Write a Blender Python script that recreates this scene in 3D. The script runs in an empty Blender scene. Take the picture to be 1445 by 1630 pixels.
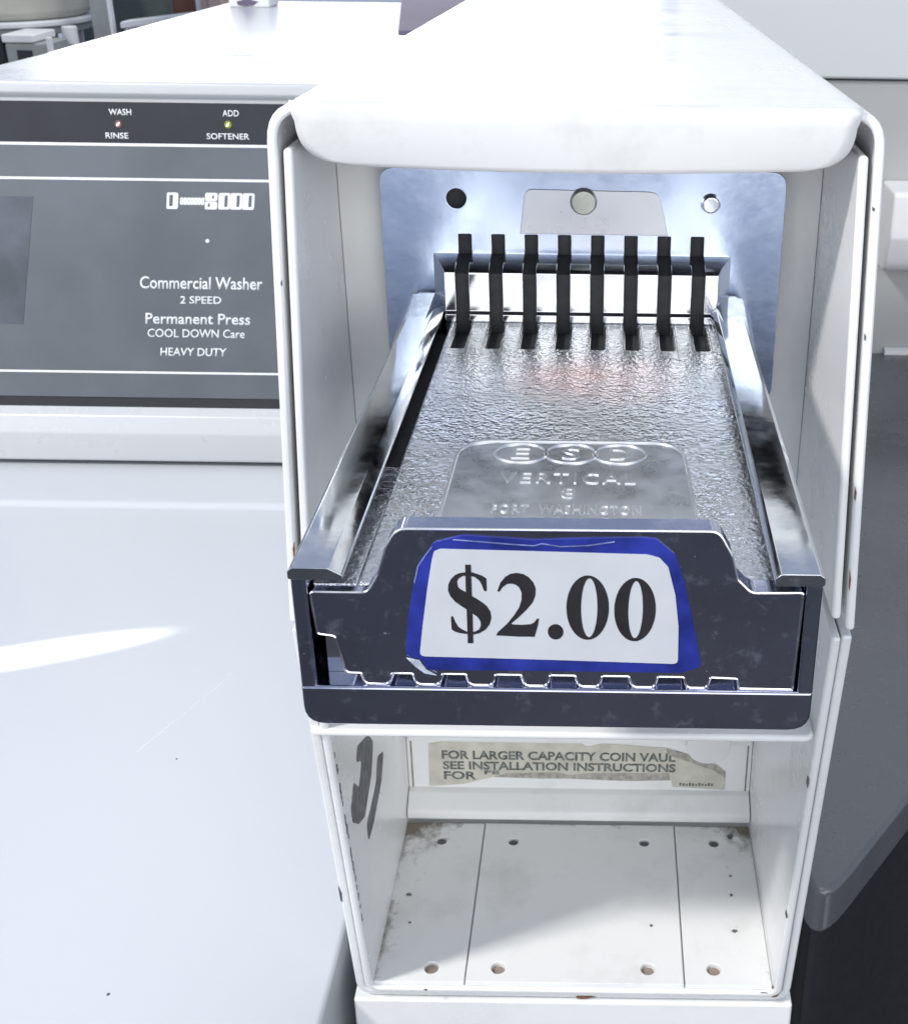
import bpy, bmesh, math, random
from mathutils import Vector, Matrix
random.seed(7)
S = 0.001                                   # everything below is written in millimetres
sc = bpy.context.scene
C = sc.collection

# ------------------------------------------------------------------ camera
cd = bpy.data.cameras.new('camera'); cam = bpy.data.objects.new('camera', cd); C.objects.link(cam)
sc.camera = cam
AX = Vector((0.99990886, -0.01349877, 0.00086))
F_PX, CX, CY = 1914.0, 957.0, 650.0
dv = Vector((970 - CX, CY + 190, -F_PX)).normalized()
xv = Vector((1, -0.0135, 0)); xv.z = -(xv.x * dv.x + xv.y * dv.y) / dv.z; xv.normalize()
zv = xv.cross(dv)
cam.matrix_world = Matrix.Translation((0.00838904, -0.19343084, 0.11815424)) @ Matrix((xv, dv, zv)).to_4x4()
cd.sensor_fit = 'HORIZONTAL'; cd.sensor_width = 36
cd.lens = 36 * F_PX / 1445
cd.shift_x = -(CX - 722.5) / 1445
cd.shift_y = (CY - 815) / 1445
cd.clip_start = 0.01; cd.clip_end = 100
cd.dof.use_dof = True; cd.dof.focus_distance = 0.30; cd.dof.aperture_fstop = 100

# ------------------------------------------------------------------ world + lamps
w = bpy.data.worlds.new('World'); sc.world = w; w.use_nodes = True
bg = w.node_tree.nodes['Background']
bg.inputs[0].default_value = (0.64, 0.75, 1.0, 1); bg.inputs[1].default_value = 0.50

def lamp(name, kind, loc, aim, power, size=0.1, sizey=None, col=(1, 1, 1)):
    d = bpy.data.lights.new(name, kind); o = bpy.data.objects.new(name, d); C.objects.link(o)
    o.location = Vector(loc); o.rotation_euler = (Vector(aim) - Vector(loc)).to_track_quat('-Z', 'Y').to_euler()
    d.energy = power; d.color = col
    if kind == 'AREA':
        d.shape = 'RECTANGLE'; d.size = size; d.size_y = sizey or size
    else:
        d.shadow_soft_size = size
    return o
L = Vector((0.8, 0.5, -1.0)).normalized()
tgt = Vector((0.02, 0.13, -0.05))
lamp('doorway_light', 'AREA', tgt - L * 2.6, tgt, 50, 0.24, 0.24, (1.0, 0.97, 0.93))
lamp('front_fill_light', 'AREA', (1.25, -2.5, 0.60), (0.75, 0.2, 0.50), 50, 3.8, 2.0, (1.0, 0.975, 0.93))  # unseen fill from the camera side, added to brighten the vault
lamp('panel_glare_light', 'AREA', (-2.15, -2.5, 0.55), (-2.0, 0.2, 0.55), 13, 0.9, 1.9, (1.0, 0.98, 0.95))  # unseen lamp, added to put a glare on the control panel's left
for wx, ww, wp in ((-1.32, 0.52, 9.5), (-0.72, 0.52, 9.5), (-0.10, 0.48, 9.0), (0.33, 0.16, 2.4), (0.62, 0.12, 1.4)):
    lamp('window_pane_light', 'AREA', (wx, 3.3, 0.75), (wx + 0.05, 0.35, 0.0), wp, ww, 1.1, (1.0, 0.99, 0.97))
lamp('ceiling_light', 'AREA', (0.25, 0.35, 1.7), (0.1, 0.3, 0), 5, 1.2, 0.5, (0.96, 0.98, 1.0))
st_ = Vector((-0.290, 0.318, -0.25))
slit = lamp('door_gap_light', 'SPOT', st_ + Vector((-1.33, -0.46, 0.23)), st_, 620, 0.002, None, (1, 0.99, 0.95))
slit.data.spot_size = math.radians(0.85); slit.data.spot_blend = 0.5

sc.view_settings.view_transform = 'Standard'; sc.view_settings.look = 'None'
sc.view_settings.exposure = 0.15; sc.view_settings.gamma = 1.0
sc.view_settings.use_curve_mapping = False
sc.cycles.max_bounces = 10; sc.cycles.glossy_bounces = 6
sc.cycles.use_denoising = True

# ------------------------------------------------------------------ materials
def new_mat(name):
    m = bpy.data.materials.new(name); m.use_nodes = True
    return m, m.node_tree.nodes, m.node_tree.links, m.node_tree.nodes['Principled BSDF']

def coords(n, l, scale=1.0, stretch=(1, 1, 1)):
    tc = n.new('ShaderNodeTexCoord'); mp = n.new('ShaderNodeMapping')
    mp.inputs['Scale'].default_value = [1000 * scale * s for s in stretch]     # 1 unit = 1 mm
    l.new(tc.outputs['Object'], mp.inputs[0]); return mp.outputs[0]

def noise(n, l, vec, scale, detail=3, rough=0.55):
    t = n.new('ShaderNodeTexNoise'); t.inputs['Scale'].default_value = scale
    t.inputs['Detail'].default_value = detail; t.inputs['Roughness'].default_value = rough
    l.new(vec, t.inputs['Vector']); return t.outputs['Fac']

def ramp(n, l, fac, stops):
    r = n.new('ShaderNodeValToRGB'); e = r.color_ramp.elements
    while len(e) < len(stops): e.new(0.5)
    for i, (p, c) in enumerate(stops):
        e[i].position = p; e[i].color = (*c, 1) if len(c) == 3 else c
    l.new(fac, r.inputs[0]); return r.outputs[0]

def bump(n, l, b, h, strength, dist):
    bp = n.new('ShaderNodeBump'); bp.inputs['Strength'].default_value = strength
    bp.inputs['Distance'].default_value = dist * S; l.new(h, bp.inputs['Height'])
    l.new(bp.outputs[0], b.inputs['Normal']); return bp

def paint(name, col, rough=0.38, dirt=0.25, dirtcol=(0.30, 0.27, 0.22), chips=0.0, dscale=0.02, peel=0.12, even=False):
    m, n, l, b = new_mat(name); v = coords(n, l)
    big = noise(n, l, v, dscale, 5, 0.65)
    f = ramp(n, l, big, [(0.50, (0, 0, 0)), (0.78, (dirt, dirt, dirt))])
    mx = n.new('ShaderNodeMixRGB'); mx.inputs[1].default_value = (*col, 1); mx.inputs[2].default_value = (*dirtcol, 1)
    l.new(f, mx.inputs[0]); out = mx.outputs[0]
    fine = noise(n, l, v, 0.35, 6, 0.7)
    sp = ramp(n, l, fine, [(0.70, (0, 0, 0)), (0.76, (0.5 * (dirt > 0.1), ) * 3)])
    m2 = n.new('ShaderNodeMixRGB'); l.new(sp, m2.inputs[0]); l.new(out, m2.inputs[1]); m2.inputs[2].default_value = (*dirtcol, 1)
    out = m2.outputs[0]
    l.new(out, b.inputs['Base Color'])
    rr = ramp(n, l, big, [(0.3, (rough,) * 3), (0.8, (min(1, rough + 0.2),) * 3)])
    if even: b.inputs['Roughness'].default_value = rough
    else: l.new(rr, b.inputs['Roughness'])
    bump(n, l, b, noise(n, l, v, 0.45, 2), peel, 0.12)
    return m

def chrome(name, col=(0.72, 0.74, 0.77), rough=0.07, smudge=0.16, wave=0.05, spots=0.5):
    m, n, l, b = new_mat(name); v = coords(n, l)
    b.inputs['Metallic'].default_value = 1
    a = noise(n, l, v, 0.09, 6, 0.65)
    l.new(ramp(n, l, a, [(0.40, (rough,) * 3), (0.72, (rough + smudge,) * 3)]), b.inputs['Roughness'])
    b.inputs['Base Color'].default_value = (*col, 1)
    if spots:
        # dried water marks and finger smears: a thin pale film over the metal
        f1 = ramp(n, l, noise(n, l, v, 0.22, 7, 0.72), [(0.56, (0, 0, 0)), (0.86, (spots * 0.55,) * 3)])
        f2 = ramp(n, l, noise(n, l, v, 0.9, 3, 0.6), [(0.71, (0, 0, 0)), (0.77, (spots,) * 3)])
        ad = n.new('ShaderNodeMixRGB'); ad.blend_type = 'ADD'; ad.inputs[0].default_value = 1; l.new(f1, ad.inputs[1]); l.new(f2, ad.inputs[2])
        iv = n.new('ShaderNodeInvert'); l.new(ad.outputs[0], iv.inputs[1]); l.new(iv.outputs[0], b.inputs['Metallic'])
        mx = n.new('ShaderNodeMixRGB'); mx.inputs[1].default_value = (*col, 1); mx.inputs[2].default_value = (0.26, 0.27, 0.36, 1)
        l.new(ad.outputs[0], mx.inputs[0]); l.new(mx.outputs[0], b.inputs['Base Color'])
    bump(n, l, b, noise(n, l, v, 0.06, 4), wave, 1.0)
    return m

def plain(name, col, rough=0.5, metal=0.0, var=0.12, scale=0.15, bumpy=0.0, bscale=0.8, bdist=0.2):
    m, n, l, b = new_mat(name); v = coords(n, l)
    f = noise(n, l, v, scale, 4)
    d = tuple(c * (1 - var) for c in col); u = tuple(min(1, c * (1 + var)) for c in col)
    l.new(ramp(n, l, f, [(0.35, d), (0.65, u)]), b.inputs['Base Color'])
    b.inputs['Roughness'].default_value = rough; b.inputs['Metallic'].default_value = metal
    if bumpy: bump(n, l, b, noise(n, l, v, bscale, 3), bumpy, bdist)
    return m

def emis(name, col, strength):
    m, n, l, b = new_mat(name)
    b.inputs['Base Color'].default_value = (*col, 1); b.inputs['Roughness'].default_value = 0.3
    b.inputs['Emission Color'].default_value = (*col, 1); b.inputs['Emission Strength'].default_value = strength
    return m

M_CASE = paint('case_enamel', (0.84, 0.85, 0.85), 0.15, 0.20, (0.42, 0.41, 0.38), peel=0.40)
M_LIP = paint('lip_enamel', (0.82, 0.83, 0.82), 0.32, 0.45, (0.50, 0.50, 0.46), dscale=0.035, peel=0.3)
M_CAV = paint('vault_enamel', (0.86, 0.87, 0.86), 0.45, 0.30, (0.33, 0.30, 0.25), dscale=0.03)
M_GREYCASE = paint('inner_grey_enamel', (0.74, 0.75, 0.74), 0.45, 0.12)
M_WASH = paint('washer_enamel', (0.61, 0.63, 0.66), 0.24, 0.0, (0.6, 0.6, 0.62), dscale=0.008, peel=0.06, even=True)
M_CONW = paint('console_enamel', (0.56, 0.575, 0.59), 0.22, 0.10, (0.4, 0.4, 0.4), dscale=0.012, peel=0.06)
M_CHROME = chrome('worn_chrome', spots=0.25)
M_CHROME_F = chrome('front_chrome', (0.52, 0.54, 0.66), 0.05, 0.14, 0.05, 0.40)
M_PLATE = chrome('satin_blue_plate', (0.61, 0.69, 0.84), 0.18, 0.07, 0.12, 0.0)
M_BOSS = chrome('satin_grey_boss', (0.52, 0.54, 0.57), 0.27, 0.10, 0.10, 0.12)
M_EDGE_GLINT = chrome('edge_glint_chrome', (0.84, 0.85, 0.87), 0.14, 0.20, 0.0, 0.3)  # brighter chrome for the painted edge glint
M_TAPE = plain('tape_edge', (0.16, 0.20, 0.42), 0.3, 0, 0.4, 0.3)
M_PLAQUE = chrome('smooth_plaque', (0.74, 0.75, 0.76), 0.27, 0.14, 0.25, 0.35)
M_RAISED = chrome('bright_raised_edges', (0.95, 0.95, 0.95), 0.28, 0.05, 0.0, 0)
def cast():
    m, n, l, b = new_mat('pebbled_cast_chrome'); v = coords(n, l)
    b.inputs['Metallic'].default_value = 1
    a = noise(n, l, v, 0.05, 4)
    base = ramp(n, l, a, [(0.3, (0.76, 0.76, 0.75)), (0.7, (0.93, 0.93, 0.93))])
    # warm pink tint painted in as the reflection of a hand above
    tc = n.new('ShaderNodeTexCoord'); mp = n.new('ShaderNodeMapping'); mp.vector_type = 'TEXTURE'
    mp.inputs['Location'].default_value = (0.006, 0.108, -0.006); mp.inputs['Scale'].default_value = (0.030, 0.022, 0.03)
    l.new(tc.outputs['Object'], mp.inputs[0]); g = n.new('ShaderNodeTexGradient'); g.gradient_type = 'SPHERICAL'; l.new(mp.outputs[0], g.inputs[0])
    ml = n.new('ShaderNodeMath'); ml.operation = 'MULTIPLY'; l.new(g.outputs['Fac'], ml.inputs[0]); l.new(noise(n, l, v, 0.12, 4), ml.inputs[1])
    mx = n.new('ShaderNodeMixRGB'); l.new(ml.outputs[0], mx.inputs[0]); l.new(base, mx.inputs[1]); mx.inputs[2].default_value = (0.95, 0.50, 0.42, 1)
    l.new(mx.outputs[0], b.inputs['Base Color'])
    l.new(ramp(n, l, noise(n, l, v, 0.04, 3), [(0.35, (0.17,) * 3), (0.65, (0.32,) * 3)]), b.inputs['Roughness'])
    h = n.new('ShaderNodeMath'); h.operation = 'ADD'
    l.new(noise(n, l, v, 0.95, 2, 0.5), h.inputs[0]); l.new(noise(n, l, v, 0.42, 2, 0.5), h.inputs[1])
    bump(n, l, b, h.outputs[0], 0.75, 0.34)
    return m
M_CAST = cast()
M_SLOT = plain('slot_black', (0.024, 0.026, 0.029), 0.7, 0, 0.2, 0.3)
M_DARK = plain('dark_void_and_shade', (0.03, 0.03, 0.035), 0.7)
M_BLUE = plain('blue_print', (0.022, 0.035, 0.27), 0.28, 0, 0.35, 0.10, 0.25, 0.12, 0.3)
M_LABEL = plain('label_white', (0.60, 0.63, 0.67), 0.35, 0, 0.03, 0.1, 0.12, 0.10, 0.2)
M_INK = plain('black_ink', (0.022, 0.02, 0.024), 0.4, 0, 0.2, 0.2)
M_FILM = plain('peeling_film', (0.50, 0.56, 0.66), 0.25, 0, 0.3, 0.3, 0.3, 0.3, 0.3)
M_PAPER = plain('old_paper', (0.60, 0.58, 0.50), 0.8, 0, 0.10, 0.12, 0.3, 0.4, 0.2)
M_PAPERINK = plain('faded_ink', (0.16, 0.18, 0.17), 0.8, 0, 0.45, 0.4)
M_TORN = plain('torn_paper_fibre', (0.40, 0.38, 0.34), 0.9, 0, 0.25, 0.5)
M_CHIP = plain('bare_steel_chip', (0.13, 0.135, 0.15), 0.55, 0.3, 0.35, 0.25)
M_RUST = plain('rust', (0.19, 0.10, 0.05), 0.9, 0, 0.4, 0.5)
M_GRIME = plain('brown_grime', (0.26, 0.225, 0.18), 0.95, 0, 0.35, 0.5)
M_PANEL = plain('faded_console_grey', (0.115, 0.128, 0.145), 0.36, 0, 0.14, 0.012, 0.05, 0.3, 0.1)
M_BAND = plain('console_band_dark', (0.015, 0.017, 0.024), 0.40, 0, 0.25, 0.02)
M_PRINT = plain('console_print_white', (0.80, 0.82, 0.83), 0.5, 0, 0.06, 0.3)
M_TRIM = plain('black_trim', (0.018, 0.019, 0.023), 0.5)
M_GREYM = paint('neighbour_grey', (0.21, 0.22, 0.23), 0.55, 0.15, (0.14, 0.14, 0.14), dscale=0.006)
M_WALL = paint('pale_grey_panel', (0.62, 0.64, 0.65), 0.5, 0.12, (0.5, 0.5, 0.5), dscale=0.004, peel=0.05)
def gloss():
    m, n, l, b = new_mat('dark_gloss_enamel'); v = coords(n, l)
    l.new(ramp(n, l, noise(n, l, v, 0.01, 5), [(0.35, (0.085, 0.089, 0.095)), (0.7, (0.120, 0.124, 0.130))]), b.inputs['Base Color'])
    l.new(ramp(n, l, noise(n, l, v, 0.02, 6, 0.7), [(0.35, (0.20,) * 3), (0.7, (0.36,) * 3)]), b.inputs['Roughness'])
    b.inputs['IOR'].default_value = 1.8
    bump(n, l, b, noise(n, l, v, 0.3, 2), 0.06, 0.1)
    return m
M_GLOSS = gloss()
M_CONF = paint('console_face_grey', (0.42, 0.43, 0.43), 0.5, 0.12)
M_FLOOR = plain('dark_floor', (0.028, 0.029, 0.036), 0.6, 0, 0.3, 0.004)
M_CREAM = plain('cream_vinyl', (0.52, 0.51, 0.44), 0.55, 0, 0.08, 0.01)
M_GREYMETAL = plain('grey_painted_metal', (0.30, 0.32, 0.31), 0.5, 0, 0.15, 0.01)
M_WHITEP = plain('white_plastic', (0.80, 0.80, 0.80), 0.4, 0, 0.04, 0.01)
M_BROWN = plain('brown_wood', (0.16, 0.075, 0.055), 0.5, 0, 0.2, 0.02)
M_BEIGE = plain('beige_cloth', (0.68, 0.55, 0.50), 0.85, 0, 0.12, 0.02)
M_PURPLE = plain('purple_shade_and_print', (0.13, 0.11, 0.17), 0.55, 0, 0.15, 0.01)

# ------------------------------------------------------------------ mesh helpers
def tag(o, label=None, cat=None, group=None, kind=None):
    if label: o['label'] = label
    if cat: o['category'] = cat
    if group: o['group'] = group
    if kind: o['kind'] = kind
    return o

def thing(name, label, cat, loc=(0, 0, 0), group=None):
    o = bpy.data.objects.new(name, None); C.objects.link(o)
    o.location = Vector(loc) * S; o.empty_display_size = 0.02
    return tag(o, label, cat, group)

def finish(name, bm, mat, parent=None, bevel=0, seg=2, angle=32, smooth=True):
    bmesh.ops.remove_doubles(bm, verts=bm.verts, dist=1e-4)
    bmesh.ops.recalc_face_normals(bm, faces=bm.faces)
    me = bpy.data.meshes.new(name)
    off = Vector((0, 0, 0))
    p = parent
    while p is not None:
        off += p.location; p = p.parent
    for v in bm.verts: v.co = v.co * S
    bm.to_mesh(me); bm.free()
    me.materials.append(mat)
    o = bpy.data.objects.new(name, me); C.objects.link(o)
    if parent is not None:
        o.parent = parent; o.location = -off        # meshes are written in place, in world millimetres
    if smooth:
        for f in me.polygons: f.use_smooth = True
        me.set_sharp_from_angle(angle=math.radians(angle))
    if bevel:
        md = o.modifiers.new('edge', 'BEVEL'); md.width = bevel * S; md.segments = seg
        md.limit_method = 'ANGLE'; md.angle_limit = math.radians(angle); md.harden_normals = True
        md.miter_outer = 'MITER_ARC'
    return o

def prism(bm, poly, axis, a, b, fn=None):
    """poly in the two other axes (x,z for axis y; y,z for x; x,y for z), extruded from a to b"""
    def mk(p, t):
        q = {'y': (p[0], t, p[1]), 'x': (t, p[0], p[1]), 'z': (p[0], p[1], t)}[axis]
        return fn(q) if fn else q
    va = [bm.verts.new(mk(p, a)) for p in poly]; vb = [bm.verts.new(mk(p, b)) for p in poly]
    n = len(poly)
    bm.faces.new(va); bm.faces.new(vb[::-1])
    for i in range(n): bm.faces.new((va[i], vb[i], vb[(i + 1) % n], va[(i + 1) % n]))

def box(bm, x0, x1, y0, y1, z0, z1, fn=None):
    prism(bm, [(x0, z0), (x1, z0), (x1, z1), (x0, z1)], 'y', y0, y1, fn)

def part_prism(name, poly, axis, a, b, mat, parent, bevel=0, seg=2, fn=None):
    bm = bmesh.new(); prism(bm, poly, axis, a, b, fn); return finish(name, bm, mat, parent, bevel, seg)

def part_box(name, d, mat, parent, bevel=0, seg=2, fn=None):
    bm = bmesh.new(); box(bm, *d, fn=fn); return finish(name, bm, mat, parent, bevel, seg)

def rounded(pts, seg=5):
    """pts: (a, b, r) -> outline with rounded corners"""
    out = []; n = len(pts)
    for i in range(n):
        p0, p, p1 = Vector(pts[i - 1][:2]), Vector(pts[i][:2]), Vector(pts[(i + 1) % n][:2])
        r = pts[i][2] if len(pts[i]) > 2 else 0
        if r <= 0: out.append(tuple(p)); continue
        u, v = (p0 - p).normalized(), (p1 - p).normalized()
        ang = u.angle(v); t = min(r / math.tan(ang / 2), (p0 - p).length * 0.49, (p1 - p).length * 0.49)
        a, b = p + u * t, p + v * t
        for k in range(seg + 1):
            s = k / seg
            out.append(tuple((1 - s) ** 2 * a + 2 * s * (1 - s) * p + s ** 2 * b))
    return out

def cyl(bm, c, axis, r, h, n=20, r2=None):
    r2 = r if r2 is None else r2
    def mk(a, rr, t):
        ca, sa = math.cos(a) * rr, math.sin(a) * rr
        return {'y': (c[0] + ca, c[1] + t, c[2] + sa), 'z': (c[0] + ca, c[1] + sa, c[2] + t), 'x': (c[0] + t, c[1] + ca, c[2] + sa)}[axis]
    va = [bm.verts.new(mk(2 * math.pi * i / n, r, 0)) for i in range(n)]
    vb = [bm.verts.new(mk(2 * math.pi * i / n, r2, h)) for i in range(n)]
    bm.faces.new(va); bm.faces.new(vb[::-1])
    for i in range(n): bm.faces.new((va[i], vb[i], vb[(i + 1) % n], va[(i + 1) % n]))

def tube(bm, pts, r, n=6, closed=False):
    pts = [Vector(p) for p in pts]; rings = []
    N = len(pts)
    for i, p in enumerate(pts):
        a = pts[i - 1] if (i > 0 or closed) else p
        b = pts[(i + 1) % N] if (i < N - 1 or closed) else p
        t = (b - a).normalized()
        u = t.cross(Vector((0, 0, 1))); u = u.normalized() if u.length > 1e-3 else Vector((1, 0, 0))
        v = t.cross(u)
        rings.append([bm.verts.new(p + (u * math.cos(2 * math.pi * k / n) + v * math.sin(2 * math.pi * k / n)) * r) for k in range(n)])
    for i in range(N if closed else N - 1):
        A, B = rings[i], rings[(i + 1) % N]
        for k in range(n): bm.faces.new((A[k], A[(k + 1) % n], B[(k + 1) % n], B[k]))
    if not closed:
        bm.faces.new(rings[0]); bm.faces.new(rings[-1][::-1])

def shear_x(fn): return fn

def text(name, body, origin, ux, uy, width, height, mat, parent, depth=0.1, bold=0.0, bevel=0.0, spacing=1.0, slant=0.0):
    """lettering centred on origin (mm), ux / uy unit vectors along and up the line"""
    cu = bpy.data.curves.new('t', 'FONT'); cu.body = body; cu.align_x = 'CENTER'; cu.offset = bold; cu.space_character = spacing
    cu.shear = slant; cu.resolution_u = 3
    ob = bpy.data.objects.new('t', cu); C.objects.link(ob)
    dg = bpy.context.evaluated_depsgraph_get()
    me = bpy.data.meshes.new_from_object(ob.evaluated_get(dg))
    bm = bmesh.new(); bm.from_mesh(me)
    bpy.data.objects.remove(ob); bpy.data.curves.remove(cu); bpy.data.meshes.remove(me)
    xs = [v.co.x for v in bm.verts]; ys = [v.co.y for v in bm.verts]
    x0, x1, y0, y1 = min(xs), max(xs), min(ys), max(ys)
    ux, uy = Vector(ux).normalized(), Vector(uy).normalized(); n = ux.cross(uy)
    o = Vector(origin)
    if depth:
        r = bmesh.ops.extrude_face_region(bm, geom=bm.faces[:])
        for e in r['geom']:
            if isinstance(e, bmesh.types.BMVert): e.co.z += 1.0
    for v in bm.verts:
        a = ((v.co.x - x0) / (x1 - x0) - 0.5) * width; b = ((v.co.y - y0) / (y1 - y0) - 0.5) * height
        v.co = o + ux * a + uy * b + n * (v.co.z * depth)
    return finish(name, bm, mat, parent, bevel, 1, 40, smooth=False)

# ================================================================== SETTING
def sheet(name, x0, x1, y0, y1, z, mat, th=20):
    o = part_box(name, (x0, x1, y0, y1, z - th, z), mat, None); tag(o, kind='structure'); return o
sheet('floor', -4000, 3000, -3200, 6500, -1165, M_FLOOR)

# ================================================================== WASHER (left)
wash = thing('washer', 'white top load washer with grey control console beside the coin box', 'washer', (-400, 250, -1165))
deck = rounded([(-15, -1160, 0), (-15, -250, 14), (478, -250, 0), (481, -247.2, 0), (534, -247.2, 0), (560, -252, 0), (700, -252, 0), (700, -1160, 0)])
part_prism('cabinet', deck, 'x', -560, -87.6, M_WASH, wash, 4.5, 4)
def lidfn(q): return q
con = thing('console', None, None, (-300, 540, -250)); con.parent = wash; con.location = (Vector((-300, 540, -250)) - Vector((-400, 250, -1165))) * S
for k in ('label', 'category'):
    if k in con: del con[k]
prof = rounded([(540, -247, 0), (531, -243, 3), (529, -222, 6), (533, -211, 3), (541.5, -205.5, 0), (585, -12.5, 0), (582, -8.5, 2), (583, -1.5, 3), (735, -5, 2), (735, -247, 0)], 4)
part_prism('console_body', prof, 'x', -412, -82.5, M_CONW, con, 1.0)
P0 = Vector((0, 540, -206)); PV = Vector((0, 43, 193)).normalized(); PN = Vector((0, -PV.z, PV.y))
def pan(x, v, d=0.0): return Vector((x, 0, 0)) + P0 + PV * v + PN * d
def panel_strip(name, x0, x1, v0, v1, d0, d1, mat, parent, bevel=0.0, skew=0.0):
    bm = bmesh.new()
    c = [pan(x, v, d) for d in (d0, d1) for x, v in ((x0, v0), (x1, v0), (x1 + skew, v1), (x0 + skew, v1))]
    vs = [bm.verts.new(q) for q in c]
    for f in ((0, 1, 2, 3), (7, 6, 5, 4), (0, 4, 5, 1), (1, 5, 6, 2), (2, 6, 7, 3), (3, 7, 4, 0)): bm.faces.new([vs[i] for i in f])
    return finish(name, bm, mat, parent, bevel)
XL, XR = -409, -83
face = panel_strip('control_panel', XL, XR, 5.5, 169.2, -0.5, 1.2, M_PANEL, con, 0.2)
band = panel_strip('indicator_band', XL, XR, 170.8, 196.5, -0.5, 1.2, M_BAND, con, 0.2)
panel_strip('black_trim_strip', XL, XR, -2.0, 5.3, -1.0, 0.6, M_TRIM, con, 0.3)
for v, t in ((170.0, 0.9), (148.3, 0.8), (22.5, 0.7)):
    panel_strip('white_line', XL, XR, v - t, v + t, 0.9, 1.32, M_PRINT, con)
ux = Vector((1, 0, 0))
def ptext(body, x, v, wd, ht, **k):
    return text('lettering', body, pan(x, v, 1.21), ux, PV, wd, ht, M_PRINT, con, 0.06, **k)
ptext('WASH', -300.7, 190.3, 14.4, 3.9, bold=0.016); ptext('RINSE', -303.5, 175.6, 14.6, 3.8, bold=0.016)
ptext('ADD', -230.3, 190.4, 10.4, 3.9, bold=0.016); ptext('SOFTENER', -232.6, 176.0, 27.3, 3.8, bold=0.016)
ptext('Commercial Washer', -254.5, 82.2, 80.2, 8.2, bold=0.014, slant=0.08)
ptext('2 SPEED', -255.5, 71.1, 27.2, 5.0, bold=0.014, slant=0.08)
ptext('Permanent Press', -258.1, 58.6, 69.0, 7.2, bold=0.014, slant=0.08)
ptext('COOL DOWN Care', -259.6, 49.0, 63.9, 5.6, bold=0.008, slant=0.08)
ptext('HEAVY DUTY', -262.0, 36.6, 44.1, 5.4, bold=0.012, slant=0.12)
# boxed logo: a big D, a narrow strip of small letters, then 2000
def slant_frame(bm, x0, x1, v0, v1, hx0, hx1, hv0, hv1, sk=0.10):
    def q(x, v, d): return pan(x + (v - v0) * sk, v, d)
    out = rounded([(x0, v0, 1.0), (x1, v0, 1.4), (x1, v1, 1.4), (x0, v1, 1.0)], 3); n = len(out)
    inn = []
    cx, cv = (hx0 + hx1) / 2, (hv0 + hv1) / 2
    for (a, b) in out:
        inn.append((hx0 + (a - x0) / (x1 - x0) * (hx1 - hx0), hv0 + (b - v0) / (v1 - v0) * (hv1 - hv0)))
    A = [bm.verts.new(q(a, b, 1.3)) for a, b in out]; B = [bm.verts.new(q(a, b, 1.3)) for a, b in inn]
    for i in range(n): bm.faces.new((A[i], A[(i + 1) % n], B[(i + 1) % n], B[i]))
bm = bmesh.new(); slant_frame(bm, -274.6, -267.2, 129.8, 140.3, -272.9, -270.6, 131.6, 138.8); finish('logo_letter', bm, M_PRINT, con, smooth=False)
for i in range(7):
    x = -265.7 + i * 2.25
    bm = bmesh.new(); slant_frame(bm, x, x + 2.2, 132.5, 137.3, x + 0.95, x + 1.15, 133.5, 136.2); finish('logo_letter', bm, M_PRINT, con, smooth=False)
for i in range(3):
    x = -241.2 + i * 7.75
    bm = bmesh.new(); slant_frame(bm, x, x + 7.6, 129.9, 140.4, x + 3.9, x + 5.9, 131.6, 138.9); finish('logo_letter', bm, M_PRINT, con, smooth=False)
bm = bmesh.new(); slant_frame(bm, -249.4, -241.4, 135.2, 140.4, -244.9, -243.6, 136.6, 138.6)
slant_frame(bm, -249.9, -241.9, 129.8, 134.9, -247.9, -246.6, 131.4, 133.7); finish('logo_letter', bm, M_PRINT, con, smooth=False)
def dot(name, x, v, r, mat, d0=1.0, d1=1.9, parent=None, n=16, e=1.0):
    bm = bmesh.new()
    A = [bm.verts.new(pan(x + math.cos(t * 2 * math.pi / n) * r, v + math.sin(t * 2 * math.pi / n) * r * e, d0)) for t in range(n)]
    B = [bm.verts.new(pan(x + math.cos(t * 2 * math.pi / n) * r * 0.8, v + math.sin(t * 2 * math.pi / n) * r * 0.8 * e, d1)) for t in range(n)]
    bm.faces.new(B)
    for i in range(n): bm.faces.new((A[i], A[(i + 1) % n], B[(i + 1) % n], B[i]))
    return finish(name, bm, mat, parent, 0)
dot('paint_fleck', -249.1, 109.6, 1.5, M_PRINT, 1.0, 1.5, con, 7)
def leaf(x, v, parent, mat):
    bm = bmesh.new(); q = [(-1.5, -1.6), (-0.3, -1.5), (0.9, -0.2), (1.5, 1.6), (0.3, 1.3), (-0.9, 0.3)]
    A = [bm.verts.new(pan(x + a * 0.8, v + b * 0.8, 2.2)) for a, b in q]; bm.faces.new(A)
    finish('glowing_core', bm, mat, parent, smooth=False)
for x, v, colr, core, nm in ((-302.0, 182.8, (0.20, 0.085, 0.085), (1.0, 0.80, 0.70), 'small red indicator lamp'), (-232.2, 183.3, (0.24, 0.29, 0.04), (0.95, 1.0, 0.55), 'small yellow green indicator lamp')):
    o = tag(dot('indicator_lamp', x, v, 2.6, plain('lens_' + nm.split()[1], colr, 0.3), 1.0, 2.1, con, 16), nm)
    leaf(x, v, o, emis('core_' + nm.split()[1], core, 1.1))
st = panel_strip('dark_sticker', -405, -373, 53.7, 136.6, 1.0, 1.45, plain('sticker_dark', (0.085, 0.10, 0.12), 0.45, 0, 0.25, 0.03), con, 0.1, 13.0)
# row behind, back to back
w2 = thing('rear_washer', 'white back panel top of the machine standing behind the left console', 'washer', (-300, 900, -1165))
part_prism('console_body', rounded([(738.5, -1160, 0), (738.5, -5, 3), (900, -7, 0), (1245, -11, 8), (1245, -1160, 0)]), 'x', -414, -86, M_WASH, w2, 1.5)
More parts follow.
